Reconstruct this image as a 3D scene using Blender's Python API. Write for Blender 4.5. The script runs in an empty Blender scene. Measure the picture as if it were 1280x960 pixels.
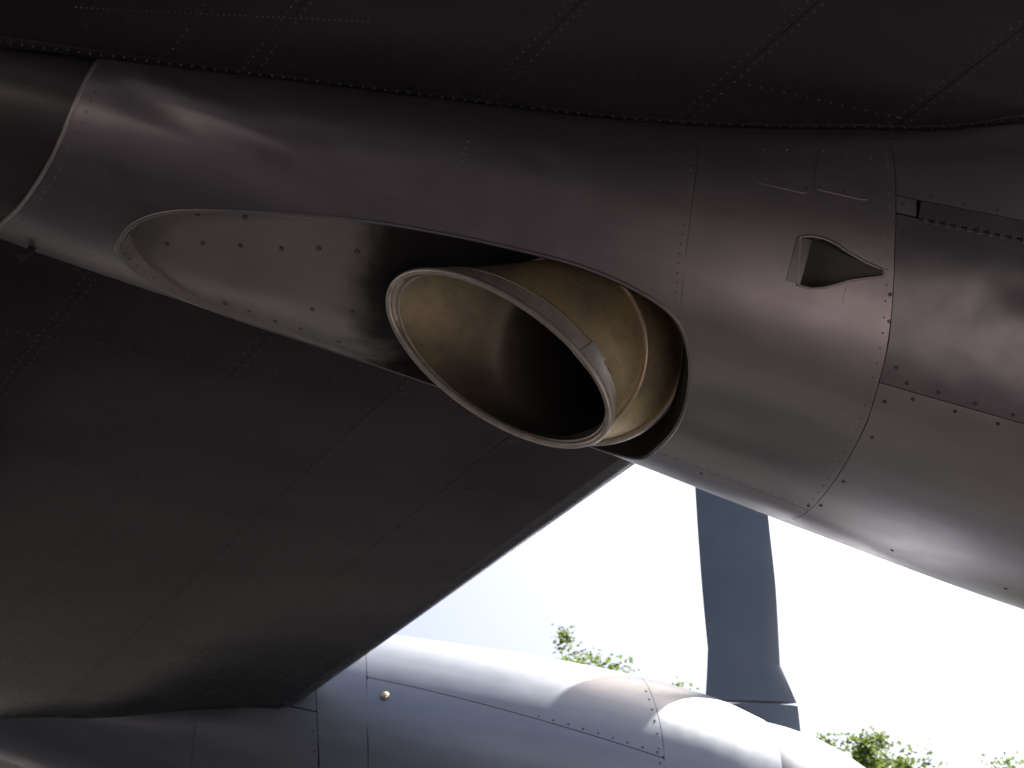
import bpy, bmesh, math, random
from math import radians, degrees, sin, cos, pi, hypot, atan2
from mathutils import Vector, Matrix, noise
from mathutils.geometry import delaunay_2d_cdt

random.seed(7)
scene = bpy.context.scene
col = scene.collection

# ------------------------------------------------------------------ camera
EYE = 1.6
PITCH, ROLL = radians(40), radians(13)
cam_data = bpy.data.cameras.new('camera')
cam = bpy.data.objects.new('camera', cam_data)
col.objects.link(cam)
right = Vector((1, 0, 0))
up = Vector((0, -sin(PITCH), cos(PITCH)))
back = Vector((0, -cos(PITCH), -sin(PITCH)))
r2 = right * cos(ROLL) + up * sin(ROLL)
u2 = up * cos(ROLL) - right * sin(ROLL)
m3 = Matrix((r2, u2, back)).transposed()
cam.matrix_world = Matrix.Translation((0, 0, EYE)) @ m3.to_4x4()
cam_data.sensor_width = 36
cam_data.lens = 35.0
cam_data.clip_start = 0.05
cam_data.clip_end = 3000
cam_data.dof.use_dof = True
cam_data.dof.focus_distance = 2.6
cam_data.dof.aperture_fstop = 5.6
scene.camera = cam
scene.render.resolution_x, scene.render.resolution_y = 1024, 768

# ------------------------------------------------------------------ sky, sun, exposure
SUN = Vector((0.40, 0.26, 1.0)).normalized()          # towards the sun
world = bpy.data.worlds.new('World')
scene.world = world
world.use_nodes = True
wn = world.node_tree
sky = wn.nodes.new('ShaderNodeTexSky')
sky.sky_type = 'NISHITA'
sky.sun_disc = False
sky.sun_elevation = math.asin(SUN.z)
sky.sun_rotation = atan2(SUN.x, SUN.y)
sky.dust_density = 8.0
sky.ozone_density = 0.3
bg = wn.nodes['Background']
bg.inputs['Strength'].default_value = 0.056
wn.links.new(sky.outputs['Color'], bg.inputs['Color'])
sl = bpy.data.lights.new('sun', 'SUN')
sl.energy = 5.0
sl.angle = radians(0.53)
sl.color = (1.0, 0.955, 0.88)
sun = bpy.data.objects.new('sun', sl)
col.objects.link(sun)
sun.rotation_euler = SUN.to_track_quat('Z', 'Y').to_euler()
sun.location = (20, 15, 40)
vs = scene.view_settings
vs.view_transform = 'Standard'
vs.look = 'None'
vs.gamma = 1
vs.exposure = 2.15
scene.render.engine = 'CYCLES'
scene.cycles.max_bounces = 8
scene.cycles.diffuse_bounces = 4
scene.cycles.glossy_bounces = 5


# ------------------------------------------------------------------ materials
def new_mat(name):
    m = bpy.data.materials.new(name)
    m.use_nodes = True
    return m, m.node_tree, m.node_tree.nodes['Principled BSDF']


def ramp(nt, stops):
    n = nt.nodes.new('ShaderNodeValToRGB')
    e = n.color_ramp.elements
    while len(e) < len(stops):
        e.new(0.5)
    for i, (p, c) in enumerate(stops):
        e[i].position = p
        e[i].color = (*c, 1) if len(c) == 3 else c
    return n


def tex_noise(nt, scale, detail=5, rough=0.55, coords=None, stretch=None):
    n = nt.nodes.new('ShaderNodeTexNoise')
    n.inputs['Scale'].default_value = scale
    n.inputs['Detail'].default_value = detail
    n.inputs['Roughness'].default_value = rough
    tc = nt.nodes.new('ShaderNodeTexCoord')
    if stretch:
        mp = nt.nodes.new('ShaderNodeMapping')
        mp.inputs['Scale'].default_value = stretch
        nt.links.new(tc.outputs['Object'], mp.inputs['Vector'])
        nt.links.new(mp.outputs['Vector'], n.inputs['Vector'])
    else:
        nt.links.new(tc.outputs['Object'], n.inputs['Vector'])
    return n


def paint(name, dark, light, rough=(0.28, 0.45), bump=0.15, metallic=0.0, scale=2.2, stretch=None, spec=0.5):
    m, nt, p = new_mat(name)
    n1 = tex_noise(nt, scale, 8, 0.6, stretch=stretch)
    c = ramp(nt, [(0.3, dark), (0.7, light)])
    nt.links.new(n1.outputs['Fac'], c.inputs['Fac'])
    nt.links.new(c.outputs['Color'], p.inputs['Base Color'])
    n2 = tex_noise(nt, 11, 8, 0.65)
    r = nt.nodes.new('ShaderNodeMapRange')
    r.inputs['From Min'].default_value = 0.3
    r.inputs['From Max'].default_value = 0.7
    r.inputs['To Min'].default_value = rough[0]
    r.inputs['To Max'].default_value = rough[1]
    nt.links.new(n2.outputs['Fac'], r.inputs['Value'])
    nt.links.new(r.outputs['Result'], p.inputs['Roughness'])
    p.inputs['Metallic'].default_value = metallic
    p.inputs['Specular IOR Level'].default_value = spec
    if not bump:
        return m
    n3 = tex_noise(nt, 60, 4, 0.6)
    b = nt.nodes.new('ShaderNodeBump')
    b.inputs['Strength'].default_value = bump
    b.inputs['Distance'].default_value = 0.002
    nt.links.new(n3.outputs['Fac'], b.inputs['Height'])
    nt.links.new(b.outputs['Normal'], p.inputs['Normal'])
    return m


M = {}
M['nacelle'] = paint('grey_nacelle_paint', (0.34, 0.32, 0.345), (0.43, 0.405, 0.432), (0.32, 0.40), 0.0, metallic=0.85, stretch=(.45, 3.5, 3.5))
M['nacelle_far'] = paint('nacelle_paint_with_skylight', (0.155, 0.177, 0.222), (0.205, 0.228, 0.275), (0.3, 0.4), 0.04, metallic=0.15, stretch=(.45, 3.5, 3.5))  # same nacelle paint, with the blue of skylight put into its colour
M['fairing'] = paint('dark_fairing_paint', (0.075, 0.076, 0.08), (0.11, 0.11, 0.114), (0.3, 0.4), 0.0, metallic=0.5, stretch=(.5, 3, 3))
M['strap'] = paint('joint_strap_paint', (0.36, 0.345, 0.35), (0.5, 0.48, 0.48), (0.3, 0.4), 0.05, metallic=0.5, scale=12)
M['inlet'] = paint('dark_inlet_paint', (0.10, 0.10, 0.10), (0.14, 0.137, 0.137), (0.35, 0.5), 0.05)
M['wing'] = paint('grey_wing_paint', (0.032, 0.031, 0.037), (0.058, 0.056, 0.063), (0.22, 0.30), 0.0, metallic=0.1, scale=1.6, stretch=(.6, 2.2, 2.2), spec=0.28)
M['edge'] = paint('leading_edge_sheen', (0.06, 0.06, 0.066), (0.09, 0.088, 0.096), (0.24, 0.32), 0.0, metallic=0.3, scale=1.6)  # lighter colour stands in for the sheen along the wing's front
M['cover'] = paint('grey_cover_paint', (0.19, 0.19, 0.21), (0.27, 0.268, 0.29), (0.32, 0.40), 0.03, metallic=0.85, scale=6)
M['blade'] = paint('blade_grey_paint', (0.07, 0.09, 0.122), (0.093, 0.114, 0.15), (0.4, 0.5), 0.1)
M['spinner'] = paint('spinner_grey_paint', (0.24, 0.25, 0.28), (0.29, 0.30, 0.335), (0.28, 0.36), 0.06, metallic=0.15)
M['screw'] = paint('screw_steel', (0.12, 0.115, 0.118), (0.24, 0.23, 0.235), (0.3, 0.5), 0.1, metallic=0.6, scale=40)
M['rivet'] = paint('rivet_paint', (0.2, 0.195, 0.2), (0.28, 0.27, 0.28), (0.25, 0.4), 0.05, scale=30, metallic=0.6)
M['wing_rivet'] = paint('wing_rivet_paint', (0.1, 0.1, 0.105), (0.17, 0.17, 0.175), (0.25, 0.4), 0.05, scale=30, metallic=0.2)
M['liner'] = paint('dark_liner', (0.012, 0.012, 0.012), (0.03, 0.028, 0.027), (0.6, 0.8), 0.1)
M['rubber'] = paint('tyre_rubber', (0.02, 0.02, 0.02), (0.035, 0.035, 0.035), (0.7, 0.85), 0.2)
M['brass'] = paint('worn_brass', (0.35, 0.29, 0.17), (0.5, 0.45, 0.33), (0.3, 0.45), 0.05, metallic=0.9, scale=30)
M['rim'] = paint('bare_steel_rim', (0.52, 0.49, 0.44), (0.78, 0.74, 0.67), (0.28, 0.45), 0.2, metallic=0.6, scale=25)
M['bead'] = paint('bronze_bead', (0.5, 0.42, 0.29), (0.72, 0.63, 0.47), (0.25, 0.38), 0.1, metallic=0.6, scale=20)


def heat_steel(name, stops, rough):
    m, nt, p = new_mat(name)
    n1 = tex_noise(nt, 5.5, 9, 0.62)
    c = ramp(nt, stops)
    nt.links.new(n1.outputs['Fac'], c.inputs['Fac'])
    n2 = tex_noise(nt, 70, 6, 0.7)
    c2 = ramp(nt, [(0.28, (0.55, 0.5, 0.45)), (0.45, (1, 1, 1))])
    nt.links.new(n2.outputs['Fac'], c2.inputs['Fac'])
    mx = nt.nodes.new('ShaderNodeMix')
    mx.data_type = 'RGBA'
    mx.blend_type = 'MULTIPLY'
    mx.inputs['Factor'].default_value = 0.6
    nt.links.new(c.outputs['Color'], mx.inputs['A'])
    nt.links.new(c2.outputs['Color'], mx.inputs['B'])
    nt.links.new(mx.outputs['Result'], p.inputs['Base Color'])
    p.inputs['Metallic'].default_value = 0.6
    r = nt.nodes.new('ShaderNodeMapRange')
    r.inputs['To Min'].default_value = rough[0]
    r.inputs['To Max'].default_value = rough[1]
    nt.links.new(n2.outputs['Fac'], r.inputs['Value'])
    nt.links.new(r.outputs['Result'], p.inputs['Roughness'])
    b = nt.nodes.new('ShaderNodeBump')
    b.inputs['Strength'].default_value = 0.12
    b.inputs['Distance'].default_value = 0.002
    nt.links.new(n1.outputs['Fac'], b.inputs['Height'])
    nt.links.new(b.outputs['Normal'], p.inputs['Normal'])
    return m


M['pipe'] = heat_steel('heat_tinted_steel',
                       [(0.28, (0.36, 0.29, 0.30)), (0.42, (0.52, 0.43, 0.29)), (0.55, (0.68, 0.55, 0.31)), (0.72, (0.42, 0.335, 0.30))],
                       (0.42, 0.6))
def depth_shade_inside(m):  # inner shade of the pipe painted in: a soot tone darkening with depth
    nt = m.node_tree
    p = nt.nodes['Principled BSDF']
    src = p.inputs['Base Color'].links[0].from_socket
    tc = nt.nodes.new('ShaderNodeTexCoord')
    sx = nt.nodes.new('ShaderNodeSeparateXYZ')
    nt.links.new(tc.outputs['Object'], sx.inputs['Vector'])
    n2 = tex_noise(nt, 7, 4, 0.6)
    ad = nt.nodes.new('ShaderNodeMath')
    ad.operation = 'MULTIPLY_ADD'
    ad.inputs[1].default_value = 0.35
    nt.links.new(n2.outputs['Fac'], ad.inputs[0])
    nt.links.new(sx.outputs['X'], ad.inputs[2])
    mr = nt.nodes.new('ShaderNodeMapRange')
    mr.inputs['From Min'].default_value = -0.08
    mr.inputs['From Max'].default_value = 0.2
    nt.links.new(ad.outputs['Value'], mr.inputs['Value'])
    mx = nt.nodes.new('ShaderNodeMix')
    mx.data_type = 'RGBA'
    nt.links.new(mr.outputs['Result'], mx.inputs['Factor'])
    nt.links.new(src, mx.inputs['A'])
    mx.inputs['B'].default_value = (0.2, 0.185, 0.17, 1)
    nt.links.new(mx.outputs['Result'], p.inputs['Base Color'])


M['pipe_in'] = heat_steel('pipe_inside_painted_shade',
                          [(0.3, (0.33, 0.27, 0.25)), (0.5, (0.56, 0.47, 0.31)), (0.7, (0.40, 0.33, 0.29))],
                          (0.5, 0.7))
depth_shade_inside(M['pipe_in'])


def recess_mat():
    """grey paint with soot and painted-in shade round the pipe mouth"""
    m, nt, p = new_mat('recess_paint_with_soot_and_shade')
    tc = nt.nodes.new('ShaderNodeTexCoord')
    n1 = tex_noise(nt, 4, 8, 0.6)
    c = ramp(nt, [(0.3, (0.24, 0.226, 0.23)), (0.7, (0.31, 0.293, 0.296))])
    nt.links.new(n1.outputs['Fac'], c.inputs['Fac'])
    sx = nt.nodes.new('ShaderNodeSeparateXYZ')
    nt.links.new(tc.outputs['Object'], sx.inputs['Vector'])
    n2 = tex_noise(nt, 5, 4, 0.55)
    ad = nt.nodes.new('ShaderNodeMath')
    ad.operation = 'MULTIPLY_ADD'
    ad.inputs[1].default_value = 0.32
    nt.links.new(n2.outputs['Fac'], ad.inputs[0])
    nt.links.new(sx.outputs['X'], ad.inputs[2])
    mr = nt.nodes.new('ShaderNodeMapRange')
    mr.interpolation_type = 'SMOOTHSTEP'
    mr.inputs['From Min'].default_value = -0.40
    mr.inputs['From Max'].default_value = -0.20
    nt.links.new(ad.outputs['Value'], mr.inputs['Value'])
    mx = nt.nodes.new('ShaderNodeMix')
    mx.data_type = 'RGBA'
    nt.links.new(mr.outputs['Result'], mx.inputs['Factor'])
    nt.links.new(c.outputs['Color'], mx.inputs['A'])
    mx.inputs['B'].default_value = (0.012, 0.011, 0.011, 1)  # one dark colour for soot and the contact shade by the mouth
    nt.links.new(mx.outputs['Result'], p.inputs['Base Color'])
    rr = nt.nodes.new('ShaderNodeMapRange')
    rr.inputs['To Min'].default_value = 0.3
    rr.inputs['To Max'].default_value = 0.85
    nt.links.new(mr.outputs['Result'], rr.inputs['Value'])
    nt.links.new(rr.outputs['Result'], p.inputs['Roughness'])
    return m


M['recess'] = recess_mat()


def ground_mats():
    m, nt, p = new_mat('dry_short_grass')
    n1 = tex_noise(nt, 0.6, 12, 0.65)
    c = ramp(nt, [(0.3, (0.022, 0.022, 0.0215)), (0.55, (0.032, 0.031, 0.0305)), (0.75, (0.05, 0.045, 0.044))])
    nt.links.new(n1.outputs['Fac'], c.inputs['Fac'])
    nt.links.new(c.outputs['Color'], p.inputs['Base Color'])
    p.inputs['Roughness'].default_value = 0.95
    p.inputs['Specular IOR Level'].default_value = 0.1
    b = nt.nodes.new('ShaderNodeBump')
    b.inputs['Distance'].default_value = 0.05
    n2 = tex_noise(nt, 14, 8, 0.7)
    nt.links.new(n2.outputs['Fac'], b.inputs['Height'])
    nt.links.new(b.outputs['Normal'], p.inputs['Normal'])
    M['grass'] = m
    M['reflector_strip'] = paint('reflector_gravel', (0.098, 0.08, 0.082), (0.142, 0.116, 0.119), (0.85, 0.95), 0.6, scale=1.6, spec=0.2)  # for unseen pale ground strips, added to reflect in the undersides


ground_mats()


def leaf_mat():
    m, nt, p = new_mat('leaves')
    n1 = tex_noise(nt, 1.3, 4, 0.6)
    c = ramp(nt, [(0.3, (0.05, 0.085, 0.022)), (0.7, (0.105, 0.14, 0.04))])
    nt.links.new(n1.outputs['Fac'], c.inputs['Fac'])
    nt.links.new(c.outputs['Color'], p.inputs['Base Color'])
    p.inputs['Roughness'].default_value = 0.55
    tr = nt.nodes.new('ShaderNodeBsdfTranslucent')
    tr.inputs['Color'].default_value = (0.13, 0.19, 0.04, 1)
    ms = nt.nodes.new('ShaderNodeMixShader')
    ms.inputs['Fac'].default_value = 0.4
    nt.links.new(p.outputs['BSDF'], ms.inputs[1])
    nt.links.new(tr.outputs['BSDF'], ms.inputs[2])
    nt.links.new(ms.outputs['Shader'], nt.nodes['Material Output'].inputs['Surface'])
    return m


M['leaf'] = leaf_mat()
M['bark'] = paint('bark', (0.07, 0.055, 0.04), (0.14, 0.11, 0.085), (0.8, 0.95), 0.6, scale=9, stretch=(3, 3, 0.6))


# ------------------------------------------------------------------ helpers
def link(name, me, mat, parent=None):
    o = bpy.data.objects.new(name, me)
    col.objects.link(o)
    if mat is not None and not me.materials:
        me.materials.append(mat)
    if parent:
        o.parent = parent
    return o


def mesh(name, verts, faces, smooth=True):
    me = bpy.data.meshes.new(name)
    me.from_pydata([tuple(v) for v in verts], [], faces)
    if smooth:
        me.polygons.foreach_set('use_smooth', [True] * len(me.polygons))
    me.update()
    return me


def sharp(me, ang=35):
    me.set_sharp_from_angle(angle=radians(ang))
    return me


def recalc(me):
    b = bmesh.new()
    b.from_mesh(me)
    bmesh.ops.recalc_face_normals(b, faces=b.faces)
    b.to_mesh(me)
    b.free()
    return me


def tag(o, label, cat, group=None, kind=None):
    if label:
        o['label'] = label
    if cat:
        o['category'] = cat
    if group:
        o['group'] = group
    if kind:
        o['kind'] = kind
    return o


def tube_mesh(name, pts, rad, n=8, closed=False, flat=None):
    """tube along a list of points; rad may be a list"""
    N = len(pts)
    rads = rad if isinstance(rad, (list, tuple)) else [rad] * N
    vs_, fs = [], []
    prev = None
    for i, p in enumerate(pts):
        a = pts[(i - 1) % N] if (closed or i > 0) else pts[i]
        b = pts[(i + 1) % N] if (closed or i < N - 1) else pts[i]
        t = (b - a).normalized()
        if prev is None:
            prev = t.orthogonal().normalized()
        nrm = (prev - t * prev.dot(t)).normalized()
        prev = nrm
        bn = t.cross(nrm)
        for k in range(n):
            w = 2 * pi * k / n
            vs_.append(p + (nrm * cos(w) + bn * sin(w)) * rads[i])
    for i in range(N if closed else N - 1):
        j = (i + 1) % N
        for k in range(n):
            k2 = (k + 1) % n
            fs.append((i * n + k, i * n + k2, j * n + k2, j * n + k))
    if not closed:
        fs.append(tuple(range(n))[::-1])
        fs.append(tuple((N - 1) * n + k for k in range(n)))
    return recalc(mesh(name, vs_, fs))


def hermite(pts):
    xs = [p[0] for p in pts]
    ys = [p[1] for p in pts]
    n = len(xs)
    m = []
    for i in range(n):
        a, b = max(i - 1, 0), min(i + 1, n - 1)
        m.append((ys[b] - ys[a]) / (xs[b] - xs[a]))

    def f(x):
        if x <= xs[0]:
            return ys[0] + m[0] * (x - xs[0])
        if x >= xs[-1]:
            return ys[-1] + m[-1] * (x - xs[-1])
        i = 0
        while x > xs[i + 1]:
            i += 1
        h = xs[i + 1] - xs[i]
        t = (x - xs[i]) / h
        return ((1 + 2 * t) * (1 - t) ** 2 * ys[i] + t * (1 - t) ** 2 * h * m[i]
                + t * t * (3 - 2 * t) * ys[i + 1] + t * t * (t - 1) * h * m[i + 1])
    return f


def lin(pts):
    def f(x):
        if x <= pts[0][0]:
            return pts[0][1]
        for (a, va), (b, vb) in zip(pts, pts[1:]):
            if x <= b:
                return va + (vb - va) * (x - a) / (b - a)
        return pts[-1][1]
    return f


def sstep(a, b, x):
    t = min(max((x - a) / (b - a), 0), 1)
    return t * t * (3 - 2 * t)


def inpoly(x, y, poly):
    c = False
    j = len(poly) - 1
    for i in range(len(poly)):
        xi, yi = poly[i]
        xj, yj = poly[j]
        if (yi > y) != (yj > y) and x < (xj - xi) * (y - yi) / (yj - yi) + xi:
            c = not c
        j = i
    return c


def area2(p):
    return sum(p[i - 1][0] * p[i][1] - p[i][0] * p[i - 1][1] for i in range(len(p)))


def densify(poly, step):
    out = []
    for i in range(len(poly)):
        a, b = poly[i], poly[(i + 1) % len(poly)]
        n = max(1, int(hypot(b[0] - a[0], b[1] - a[1]) / step + 0.5))
        for k in range(n):
            t = k / n
            out.append((a[0] + (b[0] - a[0]) * t, a[1] + (b[1] - a[1]) * t))
    return out


def inset(poly, d):
    """move every edge of a polygon inwards by d"""
    if area2(poly) < 0:
        poly = poly[::-1]
    n = len(poly)
    out = []
    for i in range(n):
        a, b, c = Vector(poly[i - 1]), Vector(poly[i]), Vector(poly[(i + 1) % n])
        e1 = (b - a).normalized()
        e2 = (c - b).normalized()
        n1, n2 = Vector((-e1.y, e1.x)), Vector((-e2.y, e2.x))
        bis = n1 + n2
        if bis.length < 1e-6:
            bis = n1
        bis.normalize()
        k = d / max(bis.dot(n1), 0.4)
        out.append((b.x + bis.x * k, b.y + bis.y * k))
    return out


def spline_closed(pts, n=8):
    out = []
    N = len(pts)
    for i in range(N):
        p0, p1, p2, p3 = pts[i - 1], pts[i], pts[(i + 1) % N], pts[(i + 2) % N]
        for k in range(n):
            t = k / n
            q = []
            for c in range(2):
                q.append(0.5 * (2 * p1[c] + (p2[c] - p0[c]) * t + (2 * p0[c] - 5 * p1[c] + 4 * p2[c] - p3[c]) * t * t
                                + (3 * p1[c] - p0[c] - 3 * p2[c] + p3[c]) * t ** 3))
            out.append(tuple(q))
    return out


# ------------------------------------------------------------------ ground
g = 700
ground = link('ground', mesh('ground', [(-g, -g, 0), (g, -g, 0), (g, g, 0), (-g, g, 0)], [(0, 1, 2, 3)], False), M['grass'])
ground['kind'] = 'structure'
v, f = [], []
for i in range(23):
    x = -30 + 1.5 * i
    v += [(x, -3.2 + .18 * sin(i * 1.7) + .1 * sin(i * 4.1), .004), (x, 1.5 + .15 * sin(i * 1.3 + 1) + .1 * sin(i * 3.7), .004)]
for i in range(22):
    f.append((2 * i, 2 * i + 2, 2 * i + 3, 2 * i + 1))
reflector_strip = link('gravel_reflector', recalc(mesh('gravel_reflector', v, f, False)), M['reflector_strip'])  # unseen strip, added to brighten the near nacelle's underside by reflection
reflector_strip['kind'] = 'structure'
v, f = [], []
for i in range(16):
    y = 1.2 + 1.2 * i
    xm = -5.0 - .12 * (y - 1.2)
    v += [(xm - .75 + .08 * sin(i * 2.1), y, .008), (xm + .75 + .08 * sin(i * 1.4), y, .008)]
for i in range(15):
    f.append((2 * i, 2 * i + 2, 2 * i + 3, 2 * i + 1))
reflector_strip = link('gravel_reflector', recalc(mesh('gravel_reflector', v, f, False)), M['reflector_strip'])  # unseen strip, added where the far wing's pale stripe reflects the ground
reflector_strip['kind'] = 'structure'

# ------------------------------------------------------------------ aircraft: shared surfaces
plane = bpy.data.objects.new('airplane', None)
col.objects.link(plane)
plane.location = (0, 0, 0)
tag(plane, 'grey propeller airplane seen from under its wing, engine exhaust in front', 'airplane')

NY = 2.0                                        # lateral position of the near engine axis
RAD = hermite([(-4.2, .06), (-3.2, .30), (-2.4, .45), (-1.68, .53), (-1.04, .56), (-.24, .592), (.36, .652), (.93, .71),
               (1.6, .785), (2.5, .86), (3.3, .89), (3.9, .87), (4.25, .80)])
ZC = hermite([(-4.2, 4.22), (-2.4, 4.14), (-1.68, 4.081), (-1.04, 4.034), (-.24, 3.979), (.36, 3.941), (.93, 3.911),
              (1.6, 3.90), (2.5, 3.9), (4.3, 3.9)])
LK = 0.65 * pi / 180                            # degrees round the nacelle -> metres in the flat pattern


def wav(x, ph):
    """slight unevenness of the sheet metal"""
    return 0.0035 * noise.noise(Vector((x * 1.6, ph * .022, 3.1))) + 0.0009 * noise.noise(Vector((x * 7, ph * .07, 9.7)))


PINCH = hermite([(-4.2, -75), (-1.3, -61), (-.2, -44), (.3, -36), (.7, -25), (1.0, -14), (1.3, 15), (1.5, 60), (1.8, 95), (6, 95)])


def S(x, ph, off=0.0):
    off = off + wav(x, ph)
    R = RAD(x)
    p0 = PINCH(x)
    if p0 < ph < 90:
        # above this angle the side curves in towards the wing on a tighter radius
        rho = .20
        q = p0 + (ph - p0) * R / rho
        e = 0.0
        if q > 24:
            e = radians(q - 24) * rho
            q = 24
        a0, a = radians(p0), radians(q)
        y = (R - rho) * cos(a0) + (rho + off) * cos(a) - e * sin(a)
        z = (R - rho) * sin(a0) + (rho + off) * sin(a) + e * cos(a)
        if y > .02 or ph < 0:
            return Vector((x, NY - y, ZC(x) + z))
    a = radians(ph)
    r = R + off
    return Vector((x, NY - r * cos(a), ZC(x) + r * sin(a)))


def SN(fn, x, ph):
    e, f = 0.004, 0.4
    n = (fn(x + e, ph) - fn(x - e, ph)).cross(fn(x, ph + f) - fn(x, ph - f))
    n.normalize()
    c = Vector((x, NY, ZC(x)))
    if n.dot(fn(x, ph) - c) < 0:
        n = -n
    return n


def fit_panel(name, poly, holes, parent, mat, off=0.0, thick=0.006, gap=0.0009, step=0.04, extra=None, drop=None):
    """sheet panel cut from the nacelle surface. poly, holes: lists of (x, degrees)"""
    P = [(x, ph * LK) for x, ph in poly]
    if gap:
        P = inset(P, gap)
    P = densify(P, step)
    H = [[(x, ph * LK) for x, ph in h] for h in holes]
    x0, x1 = min(p[0] for p in P), max(p[0] for p in P)
    y0, y1 = min(p[1] for p in P), max(p[1] for p in P)
    H = [h for h in H if not (max(q[0] for q in h) < x0 or min(q[0] for q in h) > x1 or
                              max(q[1] for q in h) < y0 or min(q[1] for q in h) > y1)]
    pts = [Vector(p) for p in P]
    edges = [(i, (i + 1) % len(P)) for i in range(len(P))]
    for h in H:
        b = len(pts)
        pts += [Vector(q) for q in h]
        edges += [(b + i, b + (i + 1) % len(h)) for i in range(len(h))]
    nx, ny = int((x1 - x0) / step) + 1, int((y1 - y0) / step) + 1
    for i in range(1, nx):
        for j in range(1, ny):
            x = x0 + (x1 - x0) * (i + (0.25 if j % 2 else -0.25)) / nx
            y = y0 + (y1 - y0) * j / ny
            if inpoly(x, y, P) and not any(inpoly(x, y, h) for h in H):
                pts.append(Vector((x, y)))
    V, E, F, *_ = delaunay_2d_cdt(pts, edges, [], 0, 1e-5)
    keep = []
    for f in F:
        cx = sum(V[i].x for i in f) / len(f)
        cy = sum(V[i].y for i in f) / len(f)
        if inpoly(cx, cy, P) and not any(inpoly(cx, cy, h) for h in H) and not (drop and drop(cx, cy / LK)):
            keep.append(list(f))

    def surf(x, ph, d=0.0):
        return S(x, ph, off + d + (extra(x, ph) if extra else 0.0))
    used = sorted({i for f in keep for i in f})
    idx = {k: n for n, k in enumerate(used)}
    uv = [(V[i].x, V[i].y / LK) for i in used]
    verts = [surf(x, ph) for x, ph in uv]
    nor = [SN(surf, x, ph) for x, ph in uv]
    faces = []
    cnt = {}
    for f in keep:
        q = [idx[i] for i in f]
        n = (verts[q[1]] - verts[q[0]]).cross(verts[q[2]] - verts[q[0]])
        if n.dot(nor[q[0]]) < 0:
            q.reverse()
        faces.append(q)
        for a, b in zip(q, q[1:] + q[:1]):
            cnt.setdefault((min(a, b), max(a, b)), []).append((a, b))
    nface = len(faces)
    base = len(verts)
    walls = {}
    if thick:
        for k, l in cnt.items():
            if len(l) == 1:
                a, b = l[0]
                for v in (a, b):
                    if v not in walls:
                        walls[v] = len(verts)
                        verts.append(verts[v])          # top edge copy for a hard edge
                        verts.append(surf(uv[v][0], uv[v][1], -thick))
                faces.append([walls[b], walls[a], walls[a] + 1, walls[b] + 1])
    me = mesh(name, verts, faces)
    ln = []
    for p in me.polygons:
        for vi in p.vertices:
            if p.index < nface:
                ln.append(nor[vi])
            else:
                ln.append(p.normal.copy())
    me.normals_split_custom_set(ln)
    return link(name, me, mat, parent)


# ---- outline of the exhaust opening and of the flush inlet in the nacelle skin: (x, degrees)
OPEN_CTRL = [(-1.168, -99.0), (-1.145, -92.2), (-1.105, -85.7), (-1.029, -79.3), (-0.925, -74.6), (-0.726, -69.1),
             (-0.471, -63.6), (-0.241, -60.8), (-0.075, -59.5), (0.089, -58.9), (0.235, -60.3), (0.345, -63.6), (0.405, -70.4),
             (0.436, -80.0), (0.443, -90.5), (0.425, -103.1), (0.395, -116.0), (0.28, -124.0), (0.05, -126.5), (-.35, -127.0),
             (-0.75, -126.0), (-1.0, -120.0), (-1.11, -110.0)]
OPENING = spline_closed(OPEN_CTRL, 8)
INLET_CTRL = [(0.586, -40.4), (0.612, -39.7), (0.640, -39.6), (0.668, -40.1), (0.699, -41.1), (0.742, -42.2), (0.786, -42.8),
              (0.788, -44.0), (0.75, -45.2), (0.716, -46.4), (0.69, -47.8), (0.665, -49.0), (0.640, -49.7), (0.606, -49.8)]
INLET = INLET_CTRL
HOLES = [OPENING, INLET]

# ring seams x(angle) and lengthwise seams
XA = hermite([(-240, -1.9), (-150, -1.76), (-111, -1.566), (-89, -1.407), (-70, -1.295), (-52, -1.236), (-20, -1.225), (45, -1.21), (120, -1.2)])
XB = lin([(-230, .40), (-63, .363), (-52, .339), (-35, .319), (45, .26)])
XC = lin([(-230, .87), (-111, .872), (-90, .868), (-73, .865), (-56, .843), (-37, .797), (-15, .758), (45, .70)])
XD = lin([(-230, 1.72), (-25, 1.54), (8, 1.38), (60, 1.2)])
XE = lin([(-230, 2.1), (-21, 1.82), (0, 1.72), (23, 1.64), (60, 1.5)])
XF = lin([(-230, 3.6), (5, 3.49), (36, 3.42), (60, 3.38)])


def quad(xa, xb, pa, pb, n=14):
    """polygon between two ring seams and two angles"""
    fa = xa if callable(xa) else (lambda p: xa)
    fb = xb if callable(xb) else (lambda p: xb)
    A = [pa + (pb - pa) * i / n for i in range(n + 1)]
    return [(fa(p), p) for p in A] + [(fb(p), p) for p in reversed(A)]


TOP, BOT = 120, -240
TOPN = 30                       # the near sides end inside the wing


def make_liner(name, parent):
    """the closed inner structure the panels are fixed to; carries the nacelle's parts"""
    return fit_panel(name, quad(-4.1, 4.22, TOP, BOT, 40), HOLES, parent, M['liner'], off=-0.018, thick=0.01, gap=0, step=0.09)


nac = make_liner('engine_nacelle', plane)
nac['label'] = 'near engine nacelle with the exhaust opening'
NEAR_ONLY = set()


def dents(x, ph):
    d = 0
    for cx, cp, rx, rp, a in ((1.0, -47, .035, 4, -.004), (1.09, -40, .05, 3, -.005), (1.09, -47, .04, 3, .004), (.98, -39, .05, 4, .0025),
                              (.93, -46, .03, 3, -.0025), (1.12, -53, .04, 4, -.004), (.88, -37, .04, 3, .002), (1.0, -56, .04, 3, -.002),
                              (1.15, -36, .04, 3, -.003)):
        d += a * math.exp(-((x - cx) / rx) ** 2 - ((ph - cp) / rp) ** 2)
    return d * .6 + 0.001 * noise.noise(Vector((x * 14, ph * .13, 2)))


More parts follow.
